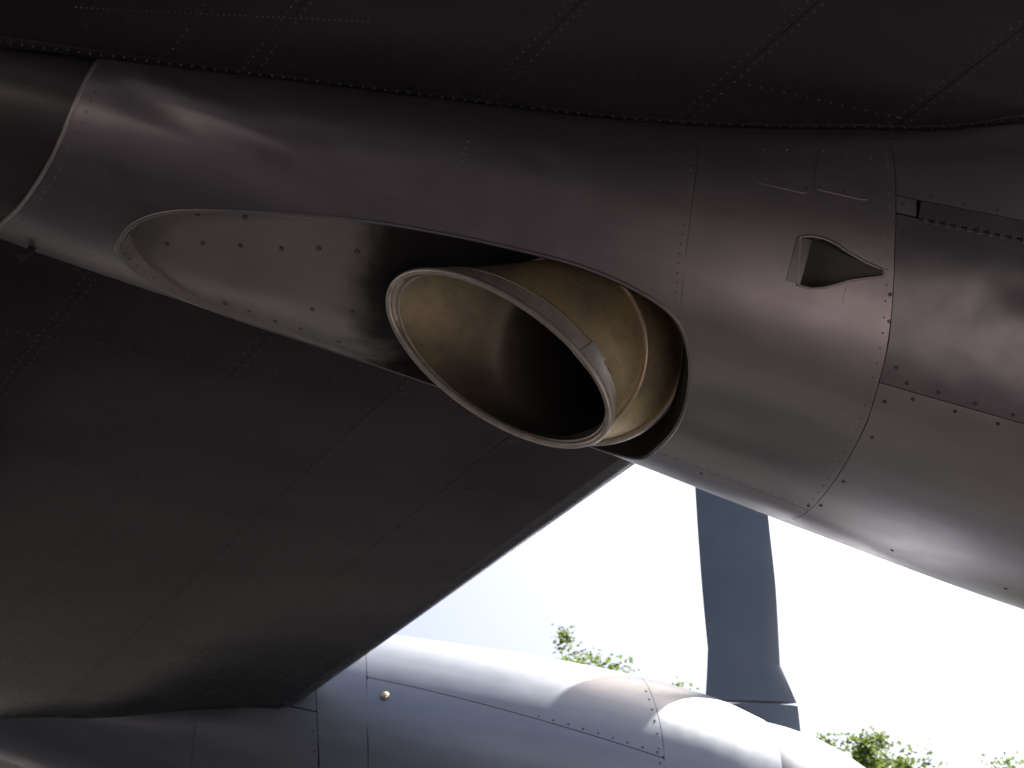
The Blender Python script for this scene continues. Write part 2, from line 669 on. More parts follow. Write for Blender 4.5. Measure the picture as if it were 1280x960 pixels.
def streak(x, ph):
    """a shallow crease running forward from the aft lap joint, and dents by the upper edge"""
    c = -47 - 16 * (x + 1.2) / .75
    k = sstep(-1.22, -1.1, x) * (1 - sstep(-.75, -.45, x))
    d = -.006 * k * math.exp(-((ph - c) / 4) ** 2) + .004 * k * math.exp(-((ph - c - 7) / 4) ** 2)
    d += -.005 * math.exp(-((x + .06) / .05) ** 2 - ((ph + 37) / 2.5) ** 2)
    d += -.009 * sstep(.42, .5, x) * (1 - sstep(.75, .868, x)) * math.exp(-((ph + 82) / 5) ** 2)
    return d


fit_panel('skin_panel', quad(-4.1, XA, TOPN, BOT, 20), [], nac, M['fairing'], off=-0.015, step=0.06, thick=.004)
fit_panel('skin_panel', quad(lambda p: XA(p) - .03, XB, TOPN, -20, 14), HOLES, nac, M['nacelle'], gap=0, step=0.03, extra=streak, thick=.013)
main = fit_panel('skin_panel', quad(lambda p: XA(p) - .03, XB, -20, BOT, 30), HOLES, nac, M['nacelle'], gap=0, step=0.025, extra=streak, thick=.013)
fit_panel('skin_panel', quad(XB, XC, TOPN, -105.6, 20), HOLES, nac, M['nacelle'], step=0.025, extra=streak)
fit_panel('skin_panel', quad(XB, XC, -105.6, BOT, 10), HOLES, nac, M['nacelle'], step=0.04)
fit_panel('skin_panel', quad(XC, XD, TOPN, -13.2, 10), [], nac, M['nacelle'], step=0.04)
fit_panel('skin_panel', quad(XC, XD, -13.2, -27.8, 6), [], nac, M['nacelle'], step=0.03)
fit_panel('skin_panel', quad(XC, lambda p: XC(p) + .048, -27.8, -31.3, 3), [], nac, M['nacelle'], step=0.02)
fit_panel('cowl_door', quad(XC, XD, -31.45, -64.0, 14), [], nac, M['cover'], step=0.014, extra=dents)['label'] = 'dented cowl door below the hinge'
fit_panel('skin_panel', quad(XC, XD, -64.0, BOT, 20), [], nac, M['nacelle'], step=0.04)
NEAR_ONLY |= set(nac.children)
fit_panel('skin_panel', quad(XD, XE, TOP, BOT, 20), [], nac, M['nacelle'], step=0.05)
LSEAM = lin([(1.5, 17), (1.92, 15.6), (2.85, 10.3), (3.51, 6.0)])


def strip_poly(xa, xb, lo_hi, n=10):
    """polygon above (True) or below (False) the lengthwise seam LSEAM"""
    xs = [1.62 + (3.5 - 1.62) * i / n for i in range(n + 1)]
    if lo_hi:
        A = [60 + 60 * (1 - i / 6) for i in range(7)]
        left = [TOP, 90, 60, 40, 25, 19]
        return [(xa(p), p) for p in left] + [(x, LSEAM(x)) for x in [1.665] + xs[1:-1] + [3.47]] + [(xb(p), p) for p in reversed([TOP, 90, 60, 40, 25, 15, 7.5])]
    left = [BOT + (0 - BOT) * i / 20 for i in range(21)]
    return [(xa(p), p) for p in left + [8, 15]] + [(x, LSEAM(x)) for x in [1.672] + xs[1:-1] + [3.478]] + [(xb(p), p) for p in reversed(left + [5])]


fit_panel('skin_panel', strip_poly(XE, XF, True), [], nac, M['nacelle'], step=0.045, gap=.002)
fit_panel('skin_panel', strip_poly(XE, XF, False), [], nac, M['nacelle'], step=0.05, gap=.002)
fit_panel('cowl_ring', quad(XF, 4.24, TOP, BOT, 30), [], nac, M['nacelle'], step=0.05, gap=.002)


SHARED = [o for o in nac.children if o not in NEAR_ONLY]


# ---- screws
def screw_mesh(r=0.0085):
    prof = [(0.0, -.0012), (.28, -.0010), (.32, .0006), (.55, .0012), (.72, .0006), (.78, -.001), (.86, -.001), (.92, .0004), (1.0, -.0004), (1.0, -.003)]
    n = 12
    v, f = [Vector((0, 0, prof[0][1]))], []
    for rr, z in prof[1:]:
        for k in range(n):
            v.append(Vector((rr * r * cos(2 * pi * k / n), rr * r * sin(2 * pi * k / n), z * r / .0085 * 2)))
    for k in range(n):
        f.append((0, 1 + k, 1 + (k + 1) % n))
    for i in range(len(prof) - 2):
        for k in range(n):
            f.append((1 + i * n + k, 1 + (i + 1) * n + k, 1 + (i + 1) * n + (k + 1) % n, 1 + i * n + (k + 1) % n))
    return sharp(mesh('screw', v, f), 50)


SCREW = screw_mesh(.0075)
SCREW_BIG = screw_mesh(.014)
SCREW_SMALL = screw_mesh(.0048)


def put(name, me, mat, parent, p, n, spin=0.0):
    o = link(name, me, mat, parent)
    q = n.to_track_quat('Z', 'Y')
    o.matrix_local = Matrix.Translation(p + n * .001) @ q.to_matrix().to_4x4() @ Matrix.Rotation(spin, 4, 'Z')
    return o


def screw_at(x, ph, parent=None, off=0.0, me=None, fn=None, mat='screw'):
    fn = fn or (lambda a, b: S(a, b, off))
    return put('screw', me or SCREW_SMALL, M[mat], parent or nac, fn(x, ph), SN(fn, x, ph), random.uniform(0, 6))


for x, ph in [(.571, -108.2), (.86, -103.5), (.884, -101.3), (.878, -60.2), (.913, -62.6), (.988, -62.7), (1.074, -62.8), (1.162, -62.9), (1.25, -62.9),
              (.888, -89.8), (1.135, -110.7), (1.448, -109.0), (.892, -76), (.882, -67.5), (.79, -33.5), (.812, -34.6), (.815, -47), (.83, -52),
              (.80, -29), (.94, -65.4), (1.04, -65.4), (1.14, -65.4)]:
    screw_at(x, ph)
for i in range(7):
    screw_at(.86 + .075 * i, -26.6, me=SCREW_SMALL)
mark = set(nac.children)
for i in range(9):
    x = 2.72 + .09 * i
    screw_at(x, LSEAM(x) + 1.6, me=SCREW)
for i in range(7):
    ph = 40 - 6 * i
    screw_at(XF(ph) - .03, ph, me=SCREW)
for ph in (-4, -12, -20):
    screw_at(XD(ph) - .03, ph, me=SCREW)
dome = []
me = mesh('latch', *(lambda n: ([Vector((0.028 * sin(a) * cos(2 * pi * k / n), .028 * sin(a) * sin(2 * pi * k / n), .02 * cos(a)))
                                for a in (0.05, .45, .85, 1.2, 1.57) for k in range(n)],
                               [(i * n + k, (i + 1) * n + k, (i + 1) * n + (k + 1) % n, i * n + (k + 1) % n) for i in range(4) for k in range(n)]
                               + [tuple(range(n))]))(14))
put('latch', me, M['brass'], nac, S(1.80, 8.6), SN(S, 1.80, 8.6))


SHARED += [o for o in nac.children if o not in mark]


# ---- piano hinge above the cowl door
def surf_box(name, x0, x1, p0, p1, h, parent, mat, nx=6, npn=3):
    v, f = [], []
    for l in (0, 1):
        for i in range(nx + 1):
            for j in range(npn + 1):
                e = 0.0006 if l else 0
                x = x0 + (x1 - x0) * i / nx
                ph = p0 + (p1 - p0) * j / npn
                if l:
                    x += e * (1 if i == 0 else -1 if i == nx else 0)
                v.append(S(x, ph, h if l else -.004))
    w = npn + 1
    L = (nx + 1) * w
    for i in range(nx):
        for j in range(npn):
            a = i * w + j
            f.append((L + a, L + a + 1, L + a + w + 1, L + a + w))
    for i in range(nx):
        f.append((i * w, (i + 1) * w, L + (i + 1) * w, L + i * w))
        f.append((i * w + npn, L + i * w + npn, L + (i + 1) * w + npn, (i + 1) * w + npn))
    for j in range(npn):
        f.append((j, L + j, L + j + 1, j + 1))
        a = nx * w + j
        f.append((a, a + 1, L + a + 1, L + a))
    return link(name, sharp(recalc(mesh(name, v, f)), 30), mat, parent)


surf_box('hinge_leaf', .838, 1.44, -27.9, -31.3, .0015, nac, M['cover'], 20)
for i in range(24):
    x = .848 + .0247 * i
    surf_box('hinge_knuckle', x, x + .0125, -30.7, -32.0, .0045, nac, M['cover'], 2, 3)


# ---- access cover (two rounded plates) near the wing root line
def plate(name, x0, x1, p0, p1, parent, h=.003, r=.016, mat='nacelle'):
    c = []
    rp = r / LK
    for (cx, cp, a0) in ((x1 - r, p1 - rp, 0), (x0 + r, p1 - rp, 90), (x0 + r, p0 + rp, 180), (x1 - r, p0 + rp, 270)):
        for k in range(5):
            a = radians(a0 + 22.5 * k)
            c.append((cx + r * cos(a), cp + rp * sin(a)))
    return fit_panel(name, c, [], parent, M[mat], off=h, thick=.004, gap=0, step=.03)


plate('access_cover', .452, .585, -31.6, -21.0, nac)
plate('access_cover', .592, .725, -30.2, -19.4, nac)
for x, ph in [(.466, -23), (.466, -30), (.52, -22), (.575, -22), (.575, -30.4), (.52, -30.9), (.604, -20.8), (.66, -20.4), (.712, -20.6), (.712, -28.8), (.66, -29.4), (.604, -29.6)]:
    screw_at(x, ph, off=.003, me=SCREW_SMALL, mat='rivet')

# ---- flush inlet: ramp, side walls, lip
def inlet_depth(x, ph):
    return .002 + .055 * sstep(.80, .60, x) ** .9


v, f = [], []
iv = [(x, ph) for x, ph in INLET]
flo = fit_panel('inlet_ramp', [(x, ph) for x, ph in INLET], [], nac, M['inlet'], thick=0, gap=0, step=.012, extra=lambda x, ph: -inlet_depth(x, ph))
flo['label'] = 'sloping ramp of the wedge shaped flush inlet'
D = densify([(x, ph * LK) for x, ph in INLET], .01)
for x, y in D:
    ph = y / LK
    v += [S(x, ph, .0005), S(x, ph, -inlet_depth(x, ph))]
for i in range(len(D)):
    j = (i + 1) % len(D)
    f.append((2 * i, 2 * j, 2 * j + 1, 2 * i + 1))
link('inlet_wall', sharp(mesh('inlet_wall', v, f), 40), M['inlet'], nac)
link('inlet_lip', tube_mesh('inlet_lip', [S(x, y / LK, .0005) for x, y in D], .004, 6, closed=True), M['nacelle'], nac)
surf_box('inlet_trailing_edge', .578, .612, -40.6, -49.6, .0035, nac, M['cover'], 3, 6)
plate('patch_plate', .715, .762, -51.0, -47.6, nac, h=.002, r=.006)

# ---- joint strap over the aft lap joint
link('joint_strap', tube_mesh('joint_strap', [S(XA(p) - .022, p, -.001) for p in [x * .5 for x in range(-290, -78, 4)]], .0045, 8), M['strap'], nac)

# ---- drain stub under the aft fairing
dp = S(-1.50, -118, -.01)
dn = Vector((-.1, .1, -1)).normalized()
link('drain_stub', tube_mesh('drain_stub', [dp, dp + dn * .03, dp + dn * .05 + Vector((-.006, 0, 0)), dp + dn * .062 + Vector((-.012, 0, 0))],
                             [.011, .011, .014, .013], 10), M['liner'], nac)

# rivets: tiny domes, joined row by row
def rivet_row(name, spots, parent, r=.0034, h=.0016, mat='rivet'):
    v, f = [], []
    for p, n in spots:
        t = n.orthogonal().normalized()
        b = n.cross(t)
        o = len(v)
        for k in range(6):
            a = pi * k / 3
            v.append(p + (t * cos(a) + b * sin(a)) * r)
        for k in range(6):
            a = pi * k / 3
            v.append(p + (t * cos(a) + b * sin(a)) * r * .6 + n * h)
        for k in range(6):
            f.append((o + k, o + (k + 1) % 6, o + 6 + (k + 1) % 6, o + 6 + k))
        f.append(tuple(o + 6 + k for k in range(6)))
    ob = link(name, mesh(name, v, f), M[mat], parent)
    ob['kind'] = 'stuff'
    return ob


def nrow(pts, parent, off=0.0, **k):
    fn = lambda a, b: S(a, b, off)
    rivet_row('rivet_row', [(fn(x, ph), SN(fn, x, ph)) for x, ph in pts], parent, **k)


nrow([(XA(p) + .012, p) for p in range(-125, -30, 3)], nac)
nrow([(XB(p) - .014, p) for p in [x * .5 for x in range(-120, -20, 4)]], nac, r=.0028)
nrow([(XC(p) - .016, p) for p in [x * .5 for x in range(-205, 0, 6)]], nac, r=.0026)
nrow([(-.245, -46 + 1.8 * i) for i in range(7)], nac, r=.0038, h=.0015)
nrow([(.46 + .03 * i, -104.6) for i in range(13)], nac, r=.0026)

# ------------------------------------------------------------------ exhaust recess: flared wall, floor, flange
FLOOR = inset([(x, p * LK) for x, p in OPENING], .016)
XS = sorted(OPENING)


def phi_bounds(x):
    hi, lo = -1e9, 1e9
    n = len(OPENING)
    for i in range(n):
        a, b = OPENING[i], OPENING[(i + 1) % n]
        if (a[0] - x) * (b[0] - x) <= 0 and a[0] != b[0]:
            p = a[1] + (b[1] - a[1]) * (x - a[0]) / (b[0] - a[0])
            hi, lo = max(hi, p), min(lo, p)
    return hi, lo


def rdepth(x, ph):
    hi, lo = phi_bounds(min(max(x, -1.165), .44))
    w = min(max((hi - ph) / max(hi - lo, 4), 0), 1)
    tip = .040 * math.exp(-max(x + 1.165, 0) / .16) + .004
    upr = .040 * (1 - w) ** 1.5 * (1 - .75 * sstep(-.95, -.55, x))
    well = .36 * sstep(-.46, .0, x) * (4 * w * (1 - w)) ** .35
    return tip + upr + well + .004


# ------------------------------------------------------------------ exhaust pipe
def ring(C, U, V, k=1.0):
    return (Vector(C), Vector(U) * k, Vector(V) * k)


R_MOUTH = ring((-.051, 1.923, 3.289), (.316, .041, -.135), (-.060, .149, -.059), .955)
R_BEAD = ring((.097, 1.958, 3.398), (.219, -.096, -.043), (.038, .169, -.166))
R_ROOT = ring((.206, 2.017, 3.473), (.232, -.079, .001), (.057, .178, -.158))
R_DEEP = ring((.33, 2.10, 3.66), (.232, -.06, -.05), (.05, .20, -.13))
R_END = ring((.40, 2.13, 3.98), (.235, 0, 0), (0, .22, -.06))
TH0 = radians(35)


def rp(R, th, k=1.0, mouth=False):
    a = th - TH0 if mouth else th
    return R[0] + (R[1] * cos(a) + R[2] * sin(a)) * k


def pipe_pt(s, th, k=1.0):
    """s: 0 mouth .. 1 bead .. 2 root .. 3 deep .. 4 end (Catmull-Rom along the pipe)"""
    RS = [R_MOUTH, R_BEAD, R_ROOT, R_DEEP, R_END]
    P = [rp(R, th, k, i == 0) for i, R in enumerate(RS)]
    P = [P[0] * 2 - P[1]] + P + [P[-1] * 2 - P[-2]]
    i = min(int(s), 3)
    t = s - i
    p0, p1, p2, p3 = P[i:i + 4]
    return 0.5 * (p1 * 2 + (p2 - p0) * t + (p0 * 2 - p1 * 5 + p2 * 4 - p3) * t * t + (p1 * 3 - p0 - p2 * 3 + p3) * t ** 3)


def loft(name, fn, ss, n=72, flip=False):
    v, f = [], []
    for s in ss:
        for k in range(n):
            v.append(fn(s, 2 * pi * k / n))
    for i in range(len(ss) - 1):
        for k in range(n):
            q = (i * n + k, i * n + (k + 1) % n, (i + 1) * n + (k + 1) % n, (i + 1) * n + k)
            f.append(q[::-1] if flip else q)
    return mesh(name, v, f)


AXIS = []
for i in range(41):
    q = [pipe_pt(i / 10, 2 * pi * k / 8) for k in range(8)]
    c = sum(q, Vector()) / 8
    AXIS.append((c, q[0] - c, q[2] - c))


def in_pipe(P, k=.95):
    for c, U, V in AXIS:
        n = U.cross(V).normalized()
        d = P - c
        if abs(d.dot(n)) < .03:
            if (d.dot(U) / U.length_squared) ** 2 + (d.dot(V) / V.length_squared) ** 2 < k * k:
                return True
    return False


recess = fit_panel('exhaust_recess', [(x, y / LK) for x, y in FLOOR], [], plane, M['recess'], thick=0, gap=0, step=.018, extra=lambda x, ph: -rdepth(x, ph),
                   drop=lambda x, ph: in_pipe(S(x, ph, -rdepth(x, ph))))
recess['label'] = 'screwed recess panel with soot and painted shade'
v, f = [], []
OP = [(x, p * LK) for x, p in OPENING]
if area2(OP) < 0:
    OP = OP[::-1]
FL = inset(OP, .016)
for (x, y), (xi, yi) in zip(OP, FL):
    v += [S(x, y / LK, .0), S(x * .75 + xi * .25, (y * .75 + yi * .25) / LK, -.003), S(xi, yi / LK, -rdepth(xi, yi / LK))]
n = len(OP)
for i in range(n):
    j = (i + 1) % n
    for k in (0, 1):
        f.append((3 * i + k, 3 * j + k, 3 * j + k + 1, 3 * i + k + 1))
link('recess_wall', sharp(recalc(mesh('recess_wall', v, f)), 40), M['recess'], recess)  # painted shade of the recess colour also darkens the gap by the pipe
OUT = inset(OP, -.006)
lip = [S(x, y / LK, .001) for x, y in OUT]
link('recess_lip', tube_mesh('recess_lip', lip, .0032, 6, closed=True), M['nacelle'], recess)
RF = lambda x, ph: S(x, ph, -rdepth(x, ph))
for x, ph in [(-1.03, -93.5), (-.915, -87.5), (-.80, -83.2), (-.68, -79.0), (-.575, -75.0), (-.47, -72.5), (-.93, -78.0), (-.79, -73.4),
              (-.80, -113), (-.72, -114), (-.64, -113), (-.52, -113), (-.59, -98), (-.47, -93)]:
    screw_at(x, ph, recess, fn=RF, me=SCREW)
screw_at(-.875, -114, recess, fn=RF, me=SCREW_BIG)
rv = []
for i in range(len(OP)):
    x, y = OP[i]
    if x < -.95 and i % 2 == 0:
        xi, yi = FL[i]
        rv.append((x * .45 + xi * .55, (y * .45 + yi * .55) / LK))
fnw = lambda x, ph: S(x, ph, -.012)
rivet_row('rivet_row', [(S(x, ph, -.014), SN(S, x, ph)) for x, ph in rv], recess, r=.003, h=.003, mat='screw')

ss = [i / 10 for i in range(0, 41)]
pipe = link('exhaust_pipe', loft('exhaust_pipe', lambda s, t: pipe_pt(s, t), ss), M['pipe'], plane)
pipe['label'] = 'bronze heat tinted exhaust pipe with oval mouth'
inner = loft('pipe_lining', lambda s, t: pipe_pt(s, t, .972), ss, flip=True)
link('pipe_lining', inner, M['pipe_in'], pipe)
endc = [pipe_pt(3.2, 2 * pi * k / 24, .98) for k in range(24)]
endc.append(sum(endc, Vector()) / 24)
link('pipe_baffle', mesh('pipe_baffle', endc, [(k, (k + 1) % 24, 24) for k in range(24)]), M['liner'], pipe)
NN = 96


def loop(s, k, ph0=0, n=NN):
    return [pipe_pt(s, 2 * pi * i / n, k) for i in range(n)]


# the mouth is stiffened by a rolled band: a flat band and a round edge
def band(name, s0, s1, ka, kb, mat):
    v, f = [], []
    prof = [(s0, ka), (s0, kb * .995), (s0 * .8 + s1 * .2, kb), (s0 * .3 + s1 * .7, kb), (s1, kb * .994), (s1, ka)]
    for s, k in prof:
        v += loop(s, k)
    m = len(prof)
    for i in range(m):
        for k in range(NN):
            f.append((i * NN + k, i * NN + (k + 1) % NN, ((i + 1) % m) * NN + (k + 1) % NN, ((i + 1) % m) * NN + k))
    return link(name, sharp(recalc(mesh(name, v, f)), 50), mat, pipe)


band('mouth_band', -.03, .155, .985, 1.034, M['rim'])
link('mouth_rim', tube_mesh('mouth_rim', loop(-.03, 1.006), .0092, 8, closed=True), M['rim'], pipe)
link('mouth_inner_lip', tube_mesh('mouth_inner_lip', loop(.035, .968), .004, 6, closed=True), M['rim'], pipe)
link('band_edge', tube_mesh('band_edge', loop(.175, 1.012), .0045, 6, closed=True), M['bead'], pipe)
link('weld_bead', tube_mesh('weld_bead', loop(1.0, 1.015), .0075, 8, closed=True), M['bead'], pipe)
link('weld_bead', tube_mesh('weld_bead', loop(1.93, 1.03), .011, 8, closed=True), M['rim'], pipe)
link('weld_bead', tube_mesh('weld_bead', loop(2.06, 1.02), .006, 8, closed=True), M['rim'], pipe)
# overlap clip of the band, on the upper side of the mouth
a0 = radians(-22)
for a, w in ((a0, .12),):
    v, f = [], []
    prof = [(-.07, .985), (-.065, 1.045), (.0, 1.062), (.11, 1.062), (.19, 1.045), (.195, .985)]
    nn = 8
    for i in range(nn + 1):
        t = a + w * (i / nn - .5) * 1.6
        for s, k in prof:
            v.append(pipe_pt(s, t, k))
    for i in range(nn):
        for k in range(len(prof) - 1):
            f.append((i * 6 + k, (i + 1) * 6 + k, (i + 1) * 6 + k + 1, i * 6 + k + 1))
    f.append(tuple(range(6)))
    f.append(tuple(nn * 6 + k for k in range(6)))
    link('band_clip', sharp(recalc(mesh('band_clip', v, f)), 40), M['rim'], pipe)

# ------------------------------------------------------------------ propeller (built round the near nacelle's axis)
AX = Vector((0, NY, 3.9))
sp = [(4.2, .76), (4.262, .79), (4.4, .785), (4.6, .765), (4.8, .71), (5.0, .63), (5.2, .52), (5.4, .37), (5.55, .22), (5.63, .09), (5.65, .001)]
v, f = [], []
n = 64
for x, r in sp:
    for k in range(n):
        a = 2 * pi * k / n
        v.append(Vector((x, NY + r * cos(a), 3.9 + r * sin(a))))
for i in range(len(sp) - 1):
    for k in range(n):
        f.append((i * n + k, i * n + (k + 1) % n, (i + 1) * n + (k + 1) % n, (i + 1) * n + k))
prop = link('propeller', sharp(recalc(mesh('propeller', v, f)), 50), M['spinner'], plane)


def blade_loft(name, stations, beta, mat, fine=8, shear=lambda h: 0.0):
    """stations: (h, x trailing, x leading, thickness, twist deg)"""
    prof = [(0, 0), (.08, .30), (.25, .48), (.45, .5), (.7, .36), (.9, .16), (1, .02), (.9, -.14), (.7, -.28), (.45, -.36), (.25, -.34), (.08, -.2)]
    m = len(prof)
    v, f = [], []
    rad_ = Vector((0, sin(beta), cos(beta)))
    tan_ = Vector((0, cos(beta), -sin(beta)))
    keys = [hermite([(q[0], q[j]) for q in stations]) for j in (1, 2, 3, 4)]
    lo, hi = stations[0][0], stations[-1][0]
    stations = [(lo + (hi - lo) * (i / fine),) for i in range(fine + 1)]
    for (h,) in stations:
        xa, xb, th, tw = (kf(h) for kf in keys)
        c = (xa + xb) / 2
        for u, w in prof:
            dx = (xb - (xb - xa) * u) - c
            dy = w * th
            t = radians(tw)
            hh = h + shear(h) * dx
            v.append(Vector((c + dx * cos(t) - dy * sin(t), NY, 3.9)) + rad_ * hh + tan_ * (dx * sin(t) + dy * cos(t)))
    for i in range(len(stations) - 1):
        for k in range(m):
            f.append((i * m + k, i * m + (k + 1) % m, (i + 1) * m + (k + 1) % m, (i + 1) * m + k))
    f.append(tuple(range(m)))
    f.append(tuple((len(stations) - 1) * m + k for k in range(m)))
    return link(name, sharp(recalc(mesh(name, v, f)), 45), mat, prop)


for b in (radians(-5), radians(115), radians(235)):
    blade_loft('blade', [(1.26, 3.925, 4.462, .12, 1), (1.6, 3.868, 4.432, .11, 0), (1.9, 3.822, 4.402, .085, -1), (2.3, 3.765, 4.345, .06, -2),
                         (2.8, 3.70, 4.275, .045, -3), (3.2, 3.655, 4.21, .035, -4), (3.42, 3.66, 4.15, .025, -4), (3.52, 3.70, 4.09, .02, -4),
                         (3.58, 3.80, 4.02, .012, -4)], b, M['blade'], 30)
    blade_loft('blade_cuff', [(.955, 3.935, 4.588, .10, 0), (1.1, 3.932, 4.532, .11, 0), (1.262, 3.924, 4.468, .13, 1)], b, M['blade'], 8,
               shear=lambda h: .20 * (1.262 - h) / .307)
    blade_loft('blade_root', [(.68, 3.99, 4.63, .10, 0), (.80, 3.99, 4.615, .10, 0), (.937, 3.97, 4.596, .10, 0)], b, M['blade'], 4, shear=lambda h: .20)

# ------------------------------------------------------------------ second engine: copies of the same parts, further out on the wing
OFFS = Vector((-2.12, 4.6, -.13))


def copy_tree(o, parent, shift):
    c = o.copy()
    col.objects.link(c)
    c.parent = parent
    if shift:
        c.location = c.location + shift
    for ch in list(o.children):
        copy_tree(ch, c, None)
    return c


nac2 = fit_panel('engine_nacelle', quad(-4.1, 4.22, TOP, BOT, 40), [], plane, M['liner'], off=-0.009, thick=0.01, gap=0, step=0.1)
nac2.location = OFFS
nac2['label'] = 'far engine nacelle with sunlit top'
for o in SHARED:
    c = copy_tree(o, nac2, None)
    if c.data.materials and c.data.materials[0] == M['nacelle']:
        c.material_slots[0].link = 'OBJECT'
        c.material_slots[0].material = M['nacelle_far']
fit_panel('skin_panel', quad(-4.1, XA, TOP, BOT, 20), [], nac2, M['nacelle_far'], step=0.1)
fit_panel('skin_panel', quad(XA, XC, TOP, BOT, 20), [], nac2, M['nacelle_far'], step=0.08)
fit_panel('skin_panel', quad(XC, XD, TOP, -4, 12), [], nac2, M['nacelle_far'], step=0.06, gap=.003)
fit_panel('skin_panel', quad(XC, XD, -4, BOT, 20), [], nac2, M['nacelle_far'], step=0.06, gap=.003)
prop.location = OFFS

# ------------------------------------------------------------------ wing
PROF = hermite([(0, 0), (.02, -.046), (.08, -.097), (.2, -.112), (.39, -.118), (.8, -.125), (1.55, -.152), (3, -.245), (4.5, -.29), (6, -.12)])
UPR = hermite([(0, 0), (.02, .045), (.08, .09), (.25, .16), (.6, .24), (1.5, .36), (3, .36), (4.5, .2), (6, -.1)])
WDROP = 0.0


def K(Y):
    return min(max((Y - 1.5) / 4.3, 0), 1)


def XLE(Y):
    return 1.95 - .4615 * Y


def ZLE(Y):
    return 4.03 - .0217 * Y


def W(s, Y, off=0.0):
    """lower surface; s metres aft of the leading edge"""
    wv = .006 * noise.noise(Vector((s * .9, Y * 1.3, 1.7))) * sstep(.1, .6, s) + .0010 * noise.noise(Vector((s * 2.0, Y * 5, 5))) * (1 - sstep(.6, 1.6, s)) * sstep(0, .15, s)
    return Vector((XLE(Y) - s, Y, ZLE(Y) + PROF(s) * (1 + .9 * K(Y) + 1.3 * K(Y) * sstep(.15, 1.2, s)) + wv - off))


def WU(s, Y):
    return Vector((XLE(Y) - s, Y, ZLE(Y) + UPR(s)))


Y0, Y1 = -4.4, 15.0
SS = [0, .004, .012, .03, .06, .1, .16, .25, .4, .6, .9, 1.3, 1.8, 2.4, 3.2, 4.2, 5.2, 6.0]
ys = [Y0 + (Y1 - Y0) * i / 97 for i in range(98)]
v, f = [], []
m = 2 * len(SS)
for Y in ys:
    for s in SS:
        v.append(W(s, Y, -.004 if s > .05 else 0) if s > 0 else WU(0, Y))
    for s in reversed(SS):
        v.append(WU(s, Y) + Vector((0, 0, .002)))
for i in range(len(ys) - 1):
    for k in range(m):
        f.append((i * m + k, i * m + (k + 1) % m, (i + 1) * m + (k + 1) % m, (i + 1) * m + k))
f.append(tuple(range(m)))
f.append(tuple((len(ys) - 1) * m + k for k in range(m)))
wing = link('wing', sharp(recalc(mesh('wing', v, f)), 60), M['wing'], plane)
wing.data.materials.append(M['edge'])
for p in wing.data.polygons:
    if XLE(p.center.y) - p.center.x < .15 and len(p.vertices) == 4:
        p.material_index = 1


def seam(i):
    s0 = (0.15, .5, .95, 1.42, 2.0, 2.75, 3.6, 4.6, 5.9)[i]
    return (lambda Y: s0) if i == 0 else (lambda Y: min(s0 * (1 + .09 * (max(Y, -1) - 1.2)), 5.95) if s0 < 4 else s0 + .3 * sstep(2, 15, Y))


def wing_strip(i):
    a, b = seam(i), seam(i + 1)
    g_ = .001
    npt = 9
    verts, faces = [], []
    YY = [Y0 + .01 + (Y1 - Y0 - .02) * q / 220 for q in range(221)]
    for Y in YY:
        for k in range(npt):
            s = a(Y) + g_ + (b(Y) - a(Y) - 2 * g_) * k / (npt - 1)
            verts.append(W(s, Y))
    for q in range(len(YY) - 1):
        for k in range(npt - 1):
            faces.append((q * npt + k, q * npt + k + 1, (q + 1) * npt + k + 1, (q + 1) * npt + k))
    base = len(verts)
    for Y in YY:
        verts.append(W(a(Y) + g_, Y))
        verts.append(W(a(Y) + g_, Y, -.004))
        verts.append(W(b(Y) - g_, Y))
        verts.append(W(b(Y) - g_, Y, -.004))
    for q in range(len(YY) - 1):
        o = base + 4 * q
        faces.append((o, o + 4, o + 5, o + 1))
        faces.append((o + 2, o + 3, o + 7, o + 6))
    return link('wing_skin_panel', mesh('wing_skin_panel', verts, faces), M['wing'], wing)


for i in range(8):
    wing_strip(i)


def WN(s, Y):
    e = .01
    n = (W(s + e, Y) - W(s - e, Y)).cross(W(s, Y + e) - W(s, Y - e)).normalized()
    return n if n.z < 0 else -n


def wrow(fs, ya, yb, step=.024, r=.0032):
    n = int((yb - ya) / step)
    rivet_row('rivet_row', [(W(fs(ya + step * i), ya + step * i), WN(fs(ya + step * i), ya + step * i)) for i in range(n)], wing, r=r, h=.0013, mat='wing_rivet')


for i in range(1, 6):
    for d in (-.016, .02):
        wrow(lambda Y, i=i, d=d: seam(i)(Y) + d, .7, 1.75, .02)
        wrow(lambda Y, i=i, d=d: seam(i)(Y) + d, 2.3, 5.9, .03)
wrow(lambda Y: 2.25 + .2 * (Y - 1.4), .9, 1.6, .02)
wrow(lambda Y: 2.22 + 6.0 * (Y - 1.46), 1.40, 1.52, .0022)
for Yr in (2.75, 3.3, 3.9, 4.5, 5.1):
    rivet_row('rivet_row', [(W(s, Yr), WN(s, Yr)) for s in [.3 + .034 * i for i in range(75)]], wing, h=.0013, mat='wing_rivet')
for Yr in (.98, 1.36):
    rivet_row('rivet_row', [(W(s, Yr), WN(s, Yr)) for s in [.52 + .03 * i for i in range(14)]], wing, h=.0013, mat='wing_rivet')


